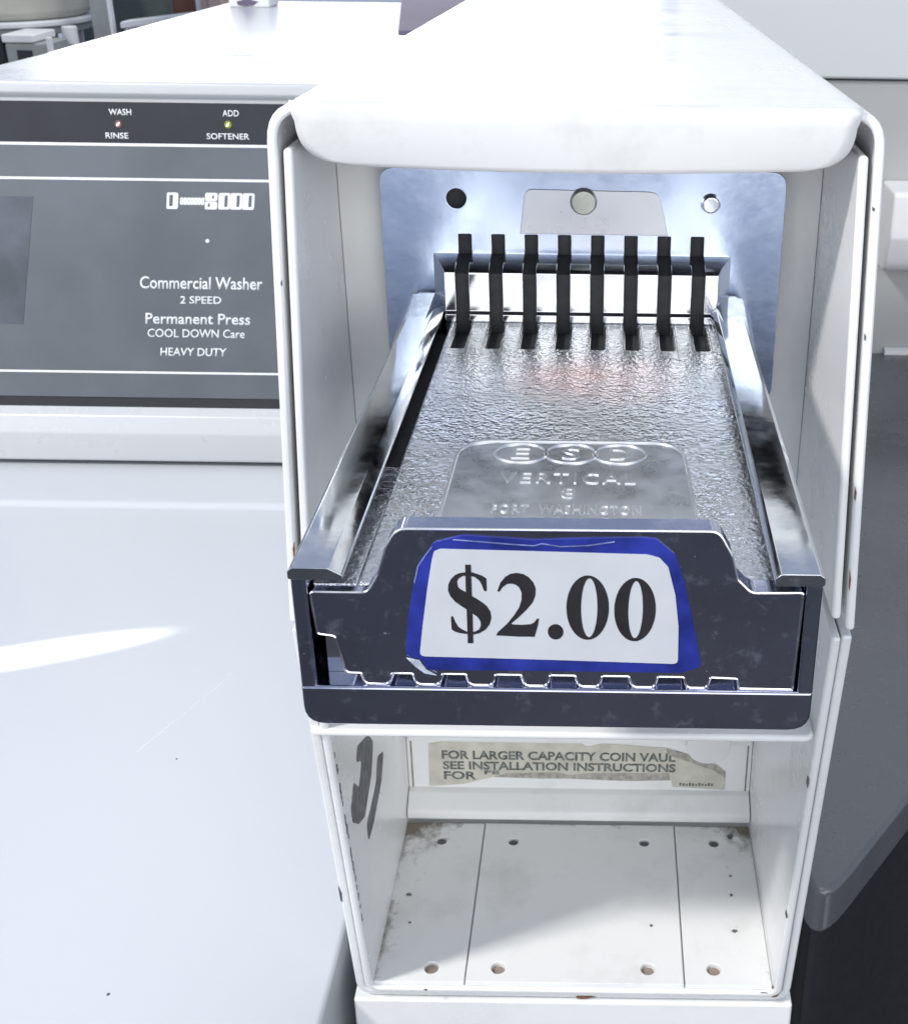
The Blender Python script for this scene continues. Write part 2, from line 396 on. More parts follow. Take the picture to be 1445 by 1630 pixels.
# small scratch and specks on the lid
bm = bmesh.new()
for (a, b) in (((-182.5, 300, 0), (-207, 258, 0)),):
    tube(bm, [(-176, 306.5, -249.97), (-187, 281, -249.97), (-203, 246, -249.97)], 0.2, 5)
tag(finish('scratch', bm, M_PRINT, wash), 'thin pale scratch on the white deck')
for (x, y, r) in ((-183, 242, 0.7), (-166, 116, 0.9)):
    bm = bmesh.new(); cyl(bm, (x, y, -250.2), 'z', r, 0.35, 7, r * 0.6); finish('speck', bm, M_CHIP, wash)

# ================================================================== COIN BOX CASE
case = thing('coin_meter_case', 'white sheet metal coin meter case with an open empty vault below', 'meter case', (0, 250, -262))
CXO = 0.6                                                          # case centre line
def yf_up(z): return 120.0 - (62.0 - z) * 0.190
def yf_lo(z): return 100.0 + (-118.0 - z) * 0.178
def topz(y): return -(max(y, 120) - 122) * 0.026
def u_shape(hw, ztop, zbot, r, th, seg=7):
    out = rounded([(-hw, zbot, 0), (-hw, ztop, r), (hw, ztop, r), (hw, zbot, 0)], seg)
    inn = rounded([(hw - th, zbot, 0), (hw - th, ztop - th, max(0.5, r - th)), (-hw + th, ztop - th, max(0.5, r - th)), (-hw + th, zbot, 0)], seg)
    return [(x + CXO, z) for x, z in out + inn]
def shell(name, poly, yfn, yback, mat, bevel, top=True, dy=0.0):
    def fn(q):
        x, t, z = q
        if t == 0: return (x, yfn(z) + dy, z)
        return (x, yback, z + (topz(yback) if top and z > 0 else 0))
    bm = bmesh.new(); prism(bm, poly, 'y', 0, 1, fn); return finish(name, bm, mat, case, bevel, 3)
shell('hood', u_shape(80.2, 65.2, -76, 10, 2.7), yf_up, 655, M_CASE, 1.1)
# inner side sheets of the upper bay
for s in (-1, 1):
    p = [(CXO + s * 76.2, -73), (CXO + s * 76.2, 53.5), (CXO + s * 73.6, 53.5), (CXO + s * 73.6, -73)]
    def fn(q, s=s):
        x, t, z = q
        return (x, yf_up(z) + 0.6, z) if t == 0 else (x, 170, z)
    bm = bmesh.new(); prism(bm, p, 'y', 0, 1, fn); finish('inner_side_sheet', bm, M_CASE if s > 0 else M_CASE, case, 1.1, 3)
# dark slot between the two sheets and behind the corners
for s in (-1, 1):
    part_box('gap_filler', tuple(sorted((CXO + s * 76.3, CXO + s * 77.4))) + (128, 168, -72, 50), M_DARK, case)
# rolled front lip of the hood
def lip():
    bm = bmesh.new(); rows = 13; cols = 40; V = []
    for j in range(rows):
        s = j / (rows - 1)
        z = 64.6 - 15.0 * s
        # half width closes in towards the bottom in a quarter round
        k = max(0.0, (s - 0.10) / 0.90)
        hw = 73.8 - 12.5 * (1 - math.sqrt(max(0, 1 - k ** 3.2))) - 1.6 * min(1, s / 0.25)
        row = []
        for i in range(cols + 1):
            u = -1 + 2 * i / cols
            x = CXO + u * hw
            zz = z - 1.4 * s * (1 - u * u)
            y = yf_up(62) - 0.4 + 2.6 * s ** 2.2 + (1 - math.cos(min(1, (1 - s) * 1.0))) * 0
            if s < 0.12: y += 1.6 * ((0.12 - s) / 0.12) ** 2
            row.append(bm.verts.new((x, y, zz)))
        V.append(row)
    for j in range(rows - 1):
        for i in range(cols): bm.faces.new((V[j][i], V[j][i + 1], V[j + 1][i + 1], V[j + 1][i]))
    o = finish('front_lip', bm, M_LIP, case)
    md = o.modifiers.new('thick', 'SOLIDIFY'); md.thickness = 1.6 * S; md.offset = -1
    return o
lip()
# back of the upper bay
def bay_fn(q): return q
part_box('bay_back', (CXO - 73.4, CXO + 73.4, 168, 170, -117, 43), M_GREYCASE, case)
part_box('reflected_void_back', (CXO - 73.4, CXO + 73.4, 210, 212, 20, 62), M_DARK, case)  # unseen dark void, added so the chrome rails reflect dark
part_box('reflected_void_floor', (CXO - 73.4, CXO + 73.4, 170.2, 209.8, 36, 38), M_DARK, case)
part_box('shaded_bay_ceiling', (CXO - 73.4, CXO + 73.4, 125, 209.8, 60.6, 61.8), M_DARK, case)  # coloured dark for the shade under the hood
# mid shelf between the slide bay and the vault
def shelf_poly():
    return rounded([(-79.3, 98.6, 2), (73.2, 98.6, 4), (73.2, 200, 0), (-73.4, 200, 0), (-73.4, 106, 0), (-79.3, 104, 0)])
part_prism('shelf', [(x + CXO, y) for x, y in shelf_poly()], 'z', -119.8, -117.2, M_CASE, case, 1.2, 3)
# lower shell (two nested U shapes)
def low_u(hw, zb, r, th, ztop=-77.5):
    out = rounded([(-hw, ztop, 0), (-hw, zb, r), (hw, zb, r), (hw, ztop, 0)], 6)
    inn = rounded([(hw - th, ztop, 0), (hw - th, zb + th, max(0.6, r - th)), (-hw + th, zb + th, max(0.6, r - th)), (-hw + th, ztop, 0)], 6)
    return [(x + CXO, z) for x, z in out + inn]
def low_shell(name, poly, dy, yb, bevel):
    def fn(q):
        x, t, z = q
        return (x, yf_lo(z) + dy, z) if t == 0 else (x, yb, z)
    bm = bmesh.new(); prism(bm, poly, 'y', 0, 1, fn); return finish(name, bm, M_CASE, case, bevel, 3)
low_shell('outer_shell', low_u(79.7, -260.3, 8, 3.0), 0.5, 640, 1.0)
low_shell('inner_shell', low_u(76.3, -256.9, 6, 2.8), -0.6, 226, 1.1)
# vault back wall, ledge, floor plates
part_box('vault_back', (CXO - 73.3, CXO + 73.3, 215.6, 218, -247, -121), M_CAV, case, 0.3)
part_prism('ledge', rounded([(219, -250.5, 0), (206.5, -250.5, 0), (206.5, -246.5, 3), (213, -241.5, 2), (215.4, -240.8, 0), (219, -240.8, 0)]), 'x', CXO - 73.2, CXO + 73.2, M_CAV, case, 0.6)
part_prism('upper_rail', rounded([(217, -203, 0), (211.5, -203, 2.2), (211.5, -213.6, 2.2), (215.8, -215.2, 0), (217, -215.2, 0)]), 'x', CXO - 72, CXO + 72, M_CAV, case, 0.5)
for s in (-1, 1):
    part_box('joint_line', tuple(sorted((CXO + s * 71.2, CXO + s * 71.8))) + (215.35, 215.7, -243 if s > 0 else -241, -216), M_GRIME, case)
seams = [(-72.6, -39.6), (-39.0, 41.1), (41.7, 73.4)]
holes = {0: [(-56.6, 195.8), (-52.2, 131.5)], 1: [(-26.5, 195.7), (28.4, 196.0), (-27.4, 131.6), (28.1, 132.0)], 2: [(57.7, 196.5), (52.6, 132.4)]}
def cut(o, cutter_bms):
    """subtract boxes / cylinders from a mesh object and bake the result"""
    me = bpy.data.meshes.new('cutter'); bm = cutter_bms
    bmesh.ops.recalc_face_normals(bm, faces=bm.faces)
    for v in bm.verts: v.co = v.co * S
    bm.to_mesh(me); bm.free()
    co = bpy.data.objects.new('cutter', me); C.objects.link(co)
    md = o.modifiers.new('cut', 'BOOLEAN'); md.object = co; md.operation = 'DIFFERENCE'; md.solver = 'EXACT'
    # keep bevel after the cut
    mods = [m for m in o.modifiers]
    if len(mods) > 1:
        with_idx = list(o.modifiers).index(md)
        o.modifiers.move(with_idx, 0)
    bevs = [m for m in o.modifiers if m.type == 'BEVEL']
    for b in bevs: b.show_viewport = False
    bpy.context.view_layer.update()
    dg = bpy.context.evaluated_depsgraph_get()
    # objects are written in place: parent offset is cancelled by location, so world = mesh space
    new = bpy.data.meshes.new_from_object(o.evaluated_get(dg))
    old = o.data; o.modifiers.remove(md); o.data = new
    for b in bevs: b.show_viewport = True
    bpy.data.objects.remove(co); bpy.data.meshes.remove(old)
    new.set_sharp_from_angle(angle=math.radians(32))
for i, (x0, x1) in enumerate(seams):
    o = part_prism('floor_plate', [(x0, yf_lo(-253) + 1.2), (x1, yf_lo(-253) + 1.2), (x1, 206.2), (x0, 206.2)], 'z', -254, -252.2 + (0.25 if i == 1 else 0), M_CAV, case, 0.3)
    bm = bmesh.new()
    for (hx, hy) in holes[i]: cyl(bm, (hx, hy, -258), 'z', 2.1 if hy > 160 else 2.7, 10, 16)
    cut(o, bm)
for i in holes:
    for (hx, hy) in holes[i]:
        front = hy < 160
        bm = bmesh.new(); cyl(bm, (hx, hy, -254.6), 'z', 2.6 if front else 2.1, 0.7 if front else 1.5, 12, 2.4 if front else 1.8)
        finish('screw', bm, paint('rusty_screw_%d' % (100 * i + int(hy)), (0.34, 0.27, 0.22), 0.7, 0.3) if front else M_CHIP, case)
# grime in the rear corners, along the joints
def blob(name, outline, z, mat, axis='z', th=0.12, parent=case):
    return part_prism(name, outline, axis, z, z + th, mat, parent)
def ragged(cx, cy, rx, ry, n=22, j=0.35, rnd=random):
    return [(cx + math.cos(2 * math.pi * i / n) * rx * (1 + rnd.uniform(-j, j)), cy + math.sin(2 * math.pi * i / n) * ry * (1 + rnd.uniform(-j, j))) for i in range(n)]
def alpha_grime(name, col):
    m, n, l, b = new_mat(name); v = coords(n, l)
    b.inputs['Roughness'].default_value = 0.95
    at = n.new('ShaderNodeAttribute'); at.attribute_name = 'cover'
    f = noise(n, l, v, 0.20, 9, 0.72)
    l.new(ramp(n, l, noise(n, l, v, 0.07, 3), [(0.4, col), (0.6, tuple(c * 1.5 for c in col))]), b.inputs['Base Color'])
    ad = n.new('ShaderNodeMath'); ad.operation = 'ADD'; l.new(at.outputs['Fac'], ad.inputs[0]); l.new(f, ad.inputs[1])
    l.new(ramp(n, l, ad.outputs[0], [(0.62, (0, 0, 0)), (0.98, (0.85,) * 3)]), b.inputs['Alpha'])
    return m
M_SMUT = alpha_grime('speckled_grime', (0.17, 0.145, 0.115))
ZF = -251.85
def grime(x0, x1, y0, y1, fn, z=ZF, n=30):
    bm = bmesh.new(); g = [[bm.verts.new((x0 + (x1 - x0) * i / n, y0 + (y1 - y0) * j / n, z)) for i in range(n + 1)] for j in range(n + 1)]
    for j in range(n):
        for i in range(n): bm.faces.new((g[j][i], g[j][i + 1], g[j + 1][i + 1], g[j + 1][i]))
    o = finish('grime', bm, M_SMUT, case)
    at = o.data.attributes.new('cover', 'FLOAT', 'POINT')
    for v in o.data.vertices: at.data[v.index].value = fn(v.co.x / S, v.co.y / S)
    return o
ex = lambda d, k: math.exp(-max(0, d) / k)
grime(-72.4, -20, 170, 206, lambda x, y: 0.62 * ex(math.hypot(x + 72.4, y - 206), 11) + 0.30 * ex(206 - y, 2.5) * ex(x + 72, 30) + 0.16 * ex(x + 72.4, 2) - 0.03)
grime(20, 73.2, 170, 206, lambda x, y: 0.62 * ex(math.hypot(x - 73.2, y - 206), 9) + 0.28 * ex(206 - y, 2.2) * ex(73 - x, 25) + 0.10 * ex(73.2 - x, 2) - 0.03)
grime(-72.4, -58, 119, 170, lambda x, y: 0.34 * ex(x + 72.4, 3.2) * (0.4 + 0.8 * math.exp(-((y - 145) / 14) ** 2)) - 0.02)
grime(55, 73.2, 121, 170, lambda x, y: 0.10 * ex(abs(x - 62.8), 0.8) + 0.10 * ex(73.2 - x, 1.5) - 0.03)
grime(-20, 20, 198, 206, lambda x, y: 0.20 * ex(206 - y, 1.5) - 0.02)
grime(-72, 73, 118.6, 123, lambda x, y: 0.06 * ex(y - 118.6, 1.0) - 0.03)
for (x, y, rx, ry) in ((-66, 166, 1.4, 0.6), (-63.5, 152, 0.7, 0.5), (63, 178, 0.6, 0.5), (62.5, 168, 0.7, 0.6), (61.8, 150, 1.3, 0.7), (30, 152, 0.6, 0.6), (65, 200, 1.2, 1.6), (70, 122, 1.6, 0.3), (-53, 121.4, 0.8, 0.4)):
    blob('paint_chip', ragged(x, y, rx, ry, 9), ZF, M_CHIP)
# paint worn to bare steel on the inner left wall
CH1 = [(148.8, -159.3), (132.2, -150.7), (128.6, -154.8), (136.7, -160.3), (129.8, -166.6), (123.1, -158.1), (116.6, -164.2), (117.5, -170.4), (124.7, -177.7), (134.2, -183.1), (148.4, -177.3), (155.6, -167.7)]
CH2 = [(171.8, -185.3), (160.6, -178.9), (155.4, -186.2), (144.5, -188.2), (136.0, -188.1), (136.6, -196.7), (146.4, -197.1), (163.5, -193.2)]
XW = CXO - 73.5
for c in (CH1, CH2):
    part_prism('bare_patch', rounded([(a, b, 2.2) for a, b in c], 3), 'x', XW, XW + 0.14, M_CHIP, case)
# chipped front edges
def chips(xs, side, n, z0, z1, mat, big=1.0):
    for i in range(n):
        z = z0 + (z1 - z0) * (i + random.random() * 0.8) / n
        h = random.uniform(1.2, 5.5) * big; wd = random.uniform(0.5, 1.3)
        y = yf_lo(z) - 0.05
        pts = [(y + 1.0, z), (y + 1.2 + wd, z - h * 0.3), (y + 1.0 + wd * 0.7, z - h), (y + 1.0, z - h * 0.8)]
        part_prism('paint_chip', pts, 'x', xs, xs + side * 0.12, mat, case)
chips(XW, 1, 22, -128, -216, M_CHIP)
for (z, h) in ((-196, 8),):
    y = yf_lo(z) + 0.45
    bm = bmesh.new()
    for a in range(1):
        p = [(-79.05, z), (-78.2, z - h * 0.4), (-78.6, z - h), (-79.05, z - h * 0.9)]
        prism(bm, p, 'y', 0, 1, lambda q: (q[0], yf_lo(q[2]) + (0.35 if q[1] == 0 else 1.5), q[2]))
    finish('paint_chip', bm, M_CHIP, case)
for (z, h) in ((-137, 4), (-206, 2.5)):
    bm = bmesh.new(); x = CXO + 73.3
    p = [(x, z), (x + 0.3, z - h * 0.4), (x + 0.2, z - h), (x, z - h * 0.9)]
    prism(bm, p, 'y', 0, 1, lambda q: (q[0], yf_lo(q[2]) - (0.75 if q[1] == 0 else -1.5), q[2]))
    finish('paint_chip', bm, M_CHIP, case)
# instruction label, torn along its foot
paper = [(-63.3, -217.5), (-54.4, -215.9), (0.0, -215.7), (4.0, -218.1), (10.7, -216.2), (37.3, -218.1), (59.0, -226.5), (63.2, -230.4), (63.2, -240.0), (40.7, -238.7), (40.0, -235.2), (21.7, -235.9), (-5.3, -235.0), (-16.1, -235.2), (-34.9, -234.2), (-48.5, -238.5), (-63.7, -240.1)]
lab = part_prism('instruction_label', paper, 'y', 215.15, 215.55, M_PAPER, case)
tag(lab, 'torn yellowed instruction label on the vault back wall')
part_prism('torn_edge', [(-36, -234.6), (-30, -232.4), (-8, -231.8), (-4, -233.2), (6, -232.0), (24, -231.6), (39, -231.4), (39.5, -235.1), (21.7, -235.8), (-5.3, -234.9), (-16, -235.1)], 'y', 215.0, 215.15, M_TORN, lab)
part_prism('torn_edge', [(37.3, -218.3), (44, -220.2), (59.0, -226.8), (63.1, -230.6), (63.1, -233.5), (58, -229.5), (46, -224.6), (38, -221.5)], 'y', 215.02, 215.15, M_TORN, lab)
FR = Vector((1, 0, 0)); UP = Vector((0, 0, 1))
def ltext(s, x0, x1, z, h, bold=0.03):
    return text('lettering', s, ((x0 + x1) / 2, 215.1, z), FR, UP, x1 - x0, h, M_PAPERINK, lab, 0.06, bold)
ltext('FOR LARGER CAPACITY COIN VAUL', -57.9, 41.5, -223.0, 4.6)
ltext('SEE INSTALLATION INSTRUCTIONS', -57.6, 41.7, -228.6, 4.4)
ltext('FOR', -57.4, -43.5, -234.0, 4.4); ltext('FE', -40, -33.5, -232.2, 2.0)
for k in range(11):      # a line of print too worn to read
    x = 43.6 + k * 1.36
    part_box('worn_print', (x, x + 0.9, 215.06, 215.14, -238.0, -236.4 - 0.3 * (k % 3)), M_PAPERINK, lab)
# half disc bracket below the shelf, small hood marks, rust on the bottom hem
bm = bmesh.new(); cyl(bm, (53, 196, -201), 'y', 9, 2, 28); finish('lock_boss', bm, M_GREYCASE, case, 0.3)
part_prism('rust_patch', ragged(4.5, 0, 3.6, 0.9, 14, 0.3), 'y', 0, 0.2, M_RUST, case, fn=lambda q: (q[0], yf_lo(-259.5) + 0.35 + q[1] * 1.0, -259.3 + q[2]))
bm = bmesh.new(); prism(bm, ragged(74.5, 0, 1.6, 2.4, 12, 0.25), 'y', 0, 1.2, lambda q: (q[0], yf_lo(-254) + 0.2 + q[1], -254.5 + q[2])); finish('rust_patch', bm, M_RUST, case)
bm = bmesh.new(); cyl(bm, (72.6, 118.9, 58.6), 'y', 0.9, 0.9, 10); finish('pin_hole', bm, M_DARK, case)
bm = bmesh.new(); prism(bm, ragged(8, 51.2, 0.7, 0.3, 8), 'y', 121.2, 124); finish('paint_chip', bm, M_CHIP, case)
bm = bmesh.new(); tube(bm, [(36.5, 122.3, 50.5), (39, 121.6, 51.5), (41.5, 120.9, 53.1)], 0.28, 5); finish('scratch', bm, M_CHIP, case)
for (sx, z, h, wdt) in ((1, 41, 1.2, 0.7), (1, -34, 4.0, 0.5), (1, -58, 6.0, 0.5), (-1, -52, 5.0, 0.5), (-1, 20, 1.6, 0.4), (1, 8, 2.0, 0.4)):
    bm = bmesh.new(); x = CXO + sx * 77.7
    prism(bm, [(x, z), (x + sx * wdt, z - h * 0.4), (x + sx * wdt * 0.6, z - h), (x, z - h * 0.85)], 'y', 0, 1, lambda q: (q[0], yf_up(q[2]) + (-0.12 if q[1] == 0 else 1.2), q[2]))
    finish('paint_chip', bm, M_RUST if h > 3 else M_CHIP, case)
# plinth the case stands on
pl = thing('plinth', 'white plinth under the coin meter case with a stained front', 'plinth', (0, 300, -1165))
part_box('plinth_body', (-80.5, 81.5, yf_lo(-260) - 0.8, 640, -1165, -260.9), M_CASE, pl, 1.2, 3)

# ================================================================== COIN SLIDE
sl = thing('coin_slide', 'chrome eight slot coin slide pulled out of the white case', 'coin slide', (0, 80, -36.4))
# mounting plate with screws
mp = part_prism('mounting_plate', rounded([(-59.3, -34, 4), (-59.3, 39.4, 5), (62.6, 39.4, 5), (62.6, -34, 4)], 6), 'y', 162.6, 165.8, M_PLATE, sl, 1.3, 4)
PITCH = [-34.2 + i * 10.12 for i in range(8)]
bm = bmesh.new()
for x in PITCH: box(bm, x - 1.95, x + 1.95, 155, 172, -12, 19.2)
cyl(bm, (-36.4, 158, 30.2), 'y', 3.0, 14, 20); cut(mp, bm)
part_box('dark_backing', (-44, 46, 165.9, 167.9, -30, 34), M_SLOT, mp)
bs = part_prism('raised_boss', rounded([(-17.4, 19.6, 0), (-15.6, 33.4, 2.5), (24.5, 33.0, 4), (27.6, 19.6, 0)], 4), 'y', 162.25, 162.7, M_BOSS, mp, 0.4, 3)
bm = bmesh.new()
for x in PITCH: box(bm, x - 1.95, x + 1.95, 155, 172, -12, 19.2)
bm.free()
bm = bmesh.new(); cyl(bm, (1.9, 160.6, 29.8), 'y', 3.6, 2.5, 24, 4.4); finish('plug', bm, plain('plug_brass', (0.42, 0.44, 0.40), 0.35, 0.8), mp, 0.4)
bm = bmesh.new(); cyl(bm, (40.1, 160.4, 29.7), 'y', 2.5, 3, 24, 3.3); finish('screw', bm, M_CHROME, mp, 0.5)
# coin guide block
gb_p = rounded([(151.2, -34, 0), (151.2, -5.2, 0), (150.4, -4.6, 0), (150.4, -2.4, 0.3), (151.6, -1.6, 0.3), (151.2, 10.6, 0.8), (154.0, 12.0, 0), (162.7, 13.2, 0), (162.7, -34, 0)], 3)
def gfn(q):
    x, y, z = q
    k = max(0, min(1, (y - 151.5) / 11.0)); return (x + (1 if x > 0 else -1) * 4.6 * k, y, z)
gb = part_prism('coin_guide', gb_p, 'x', -39.5, 42.6, M_CHROME, sl, 0.35, 2, gfn)
bm = bmesh.new()
for x in PITCH: box(bm, x - 1.95, x + 1.95, 140, 163.5, -20, 30)
cut(gb, bm)
for x in PITCH:
    p = [(152.4, -30), (152.4, 9.9), (162.0, 12.6), (164.4, 12.6), (164.4, 18.9), (165.7, 18.9), (165.7, -30)]
    part_prism('coin_slot', p, 'x', x - 1.93, x + 1.93, M_SLOT, gb)
# tray and rails
tray = bmesh.new(); prism(tray, rounded([(-50, -36.4, 4.5), (50.4, -36.4, 4.5), (50.4, -27.1, 0), (-50, -27.1, 0)], 5), 'y', 0, 163)
finish('tray', tray, M_CHROME_F, sl, 0.7, 3)
for s in (-1, 1):
    x0, x1 = (-50.0, -46.9) if s < 0 else (47.3, 50.4)
    part_box('tray_side', (x0, x1, 0.25, 163, -31, -1.8), M_CHROME_F, sl, 0.6, 3)
    a, b = (-50.2, -39.9) if s < 0 else (41.2, 50.6)
    pts = [(a, -2.6), (b, -2.6), (b, -1.5 if s < 0 else -0.8), (b - (2.6 if s < 0 else 1.0), 0), (a + (0.8 if s < 0 else 1.2), 0), (a, -0.9)]
    pts = rounded([(p[0], p[1], 0.6) for p in pts], 3)
    def rfn(q, s=s):
        x, y, z = q
        return (x, y, z)
    bm = bmesh.new(); prism(bm, pts, 'y', -0.3, 163, rfn)
    finish('rail', bm, M_CHROME, sl, 0.8, 3)
    # thicker rounded root where the rail meets the plate
    bm = bmesh.new()
    cs = -1 if s < 0 else 1
    A = [(cs * 40.4, -9), (cs * 53.2, -9), (cs * 53.6, -3.0), (cs * 51.0, 1.2), (cs * 43.2, 1.6), (cs * 40.0, -1.2)]
    B = [(cs * 43.0, -9), (cs * 50.3, -9), (cs * 50.5, -5.2), (cs * 49.6, -3.2), (cs * 45.0, -3.0), (cs * 43.4, -3.8)]
    ra = rounded([(x, z, 2.2) for x, z in A], 3); ra2 = [(cs * 47 + (x - cs * 47) * 0.80, -6 + (z + 6) * 0.72) for x, z in ra]
    vc = [bm.verts.new((x, 162.5, z)) for x, z in ra2]
    va = [bm.verts.new((x, 158.5, z)) for x, z in ra]
    vb = [bm.verts.new((x, 98, z)) for x, z in rounded([(x, z, 1.5) for x, z in B], 3)]
    bm.faces.new(vc); bm.faces.new(vb[::-1]); n = len(va)
    for i in range(n): bm.faces.new((vc[i], va[i], va[(i + 1) % n], vc[(i + 1) % n]))
    for i in range(n): bm.faces.new((va[i], vb[i], vb[(i + 1) % n], va[(i + 1) % n]))
    finish('rail_root', bm, M_CHROME, sl, 0, angle=60)
# moving slide plate with cast texture
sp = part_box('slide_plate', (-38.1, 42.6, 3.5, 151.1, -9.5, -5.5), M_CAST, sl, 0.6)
bm = bmesh.new()
for i, x in enumerate(PITCH):
    box(bm, x - 1.95 + 0.45, x + 1.95 + 0.45, 130.5, 158, -15, 3)
cut(sp, bm)
for x in PITCH:
    part_box('coin_slot', (x - 1.9 + 0.45, x + 1.9 + 0.45, 130.8, 151.05, -12, -8.6), M_SLOT, sp)
    for d in (-3.1, 3.1):
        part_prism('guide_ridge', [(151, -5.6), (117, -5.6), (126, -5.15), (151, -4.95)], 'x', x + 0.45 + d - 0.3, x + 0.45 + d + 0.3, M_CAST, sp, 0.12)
part_box('groove_shadow', (-46.6, -38.3, 40, 151, -9.6, -8.95), M_SLOT, sp)  # black strip laid in for the shadow beside the left rail
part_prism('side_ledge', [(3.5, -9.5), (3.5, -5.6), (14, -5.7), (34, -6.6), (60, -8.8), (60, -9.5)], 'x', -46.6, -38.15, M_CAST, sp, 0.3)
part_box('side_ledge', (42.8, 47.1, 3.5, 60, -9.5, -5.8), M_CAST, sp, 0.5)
# raised name plaque
pq_out = rounded([(-25.9, 14, 0), (-25.4, 67, 9), (27.7, 67.4, 9), (29.0, 14, 0)], 8)
pq = part_prism('plaque', pq_out, 'z', -5.9, -5.25, M_PLAQUE, sp, 0.15)
bm = bmesh.new(); tube(bm, [(x, y, -5.2) for x, y in pq_out], 0.42, 6); finish('plaque_rim', bm, M_RAISED, pq)
for x in (-10.6, 1.2, 12.6):
    bm = bmesh.new(); tube(bm, [(x + 6.1 * math.cos(t * math.pi / 18), 60.9 + 5.0 * math.sin(t * math.pi / 18), -5.2) for t in range(36)], 0.38, 6, True)
    finish('emblem_ring', bm, M_RAISED, pq)
YD = Vector((0, 1, 0))
def etext(s, x, y, wd, ht, **k): return text('raised_lettering', s, (x, y, -5.28), FR, YD, wd, ht, M_RAISED, pq, 0.34, **k)
etext('E', -10.6, 60.9, 4.2, 5.6); etext('S', 1.2, 60.9, 4.2, 5.8); etext('D', 12.6, 60.9, 4.6, 5.6)
etext('VERTICAL', 0.8, 48.3, 30.5, 5.0, spacing=1.2); etext('8', 1.2, 41.0, 3.2, 4.6)
etext('PORT  WASHINGTON', 1.0, 33.6, 32.0, 3.6, spacing=1.1)
# handle (front of the moving slide)
tabs = [(-38.0, -32.5), (-27.9, -22.6), (-17.5, -12.2), (-6.7, -1.5), (3.9, 8.7), (14.4, 19.6), (25.1, 29.9)]
H = [(-46.6, -6.0, 0.8), (-35.6, -6.0, 2.5), (-33.4, -2.0, 2.5), (-31.6, 4.0, 2), (-29.4, 7.9, 3.2), (30.2, 8.2, 2.6), (33.0, 3.0, 2.5), (34.2, -2.0, 2), (37.0, -5.0, 2.6), (46.9, -4.8, 0.6), (46.4, -27.0, 0.3),
     (36.0, -26.9, 0.3), (35.4, -24.6, 0.4)]
for (a, b) in reversed(tabs):
    H += [(b + 0.3, -24.4, 0.5), (b - 0.3, -26.9, 1.2), (a + 0.6, -26.9, 1.2), (a - 0.1, -24.4, 0.5)]
H += [(-41.0, -24.4, 1.2), (-42.6, -15.9, 0.8), (-45.9, -15.4, 0.6)]
hd = part_prism('handle', rounded(H, 4), 'y', 0.9, 6.0, M_CHROME_F, sl, 0.75, 3)
ho = rounded(H, 4); bm = bmesh.new(); tube(bm, [(x, 1.05, z) for x, z in ho], 0.28, 6, True); finish('edge_glint', bm, M_EDGE_GLINT, hd)  # bright tube added round the handle to imitate the glint on its edges
part_box('slot_wall', (-45.5, 46, 5.0, 9.0, -27.05, -10), M_CHROME, sl)
# price sticker
BLUE = [(-17.2, 7.0), (-3.9, 6.2), (6.0, 6.7), (15.8, 7.0), (18.7, 6.8), (22.3, 3.5), (24.3, -2.6), (26.5, -12.3), (28.4, -21.7), (24.5, -23.2), (-1.8, -23.2), (-25.0, -23.3), (-26.3, -20.7), (-29.1, -20.2), (-28.3, -11.8), (-27.1, -5.5), (-25.6, 0.8), (-22.5, 5.4)]
WHITE = [(-21.4, 4.06), (-3.9, 3.8), (17.1, 3.45), (19.4, 2.8), (21.1, 0.8), (22.65, -5.35), (23.5, -12.4), (23.7, -21.0), (-1.7, -20.4), (-26.4, -20.0), (-25.5, -13.2), (-24.2, -4.7), (-23.1, 1.5), (-22.6, 3.5)]
st = part_prism('price_sticker', rounded([(a, b, 1.5) for a, b in BLUE], 3), 'y', 0.62, 0.88, M_BLUE, sl, 0.08)
tag(st, 'blue bordered price sticker reading $2.00')
part_prism('white_field', rounded([(a, b, 1.0) for a, b in WHITE], 3), 'y', 0.48, 0.60, M_LABEL, st)
for cpts in ([(-19, 6.0), (-15, 5.7), (-10, 5.3), (-4, 4.9), (-2.5, 5.4), (1, 4.8), (6, 5.1), (11, 6.0)], [(-22.9, 4.4), (-24.2, 2.6), (-25.7, 0.2), (-26.6, -3.5)]):
    bm = bmesh.new(); tube(bm, [(a, 0.64, b) for a, b in cpts], 0.15, 5); finish('tape_crease', bm, M_TAPE, st)
part_prism('peeled_corner', [(-29.0, -20.3), (-26.4, -20.9), (-25.2, -23.0), (-23.2, -24.4), (-25.6, -23.9), (-27.4, -22.3)], 'y', 0.3, 0.55, M_FILM, st, 0.08)
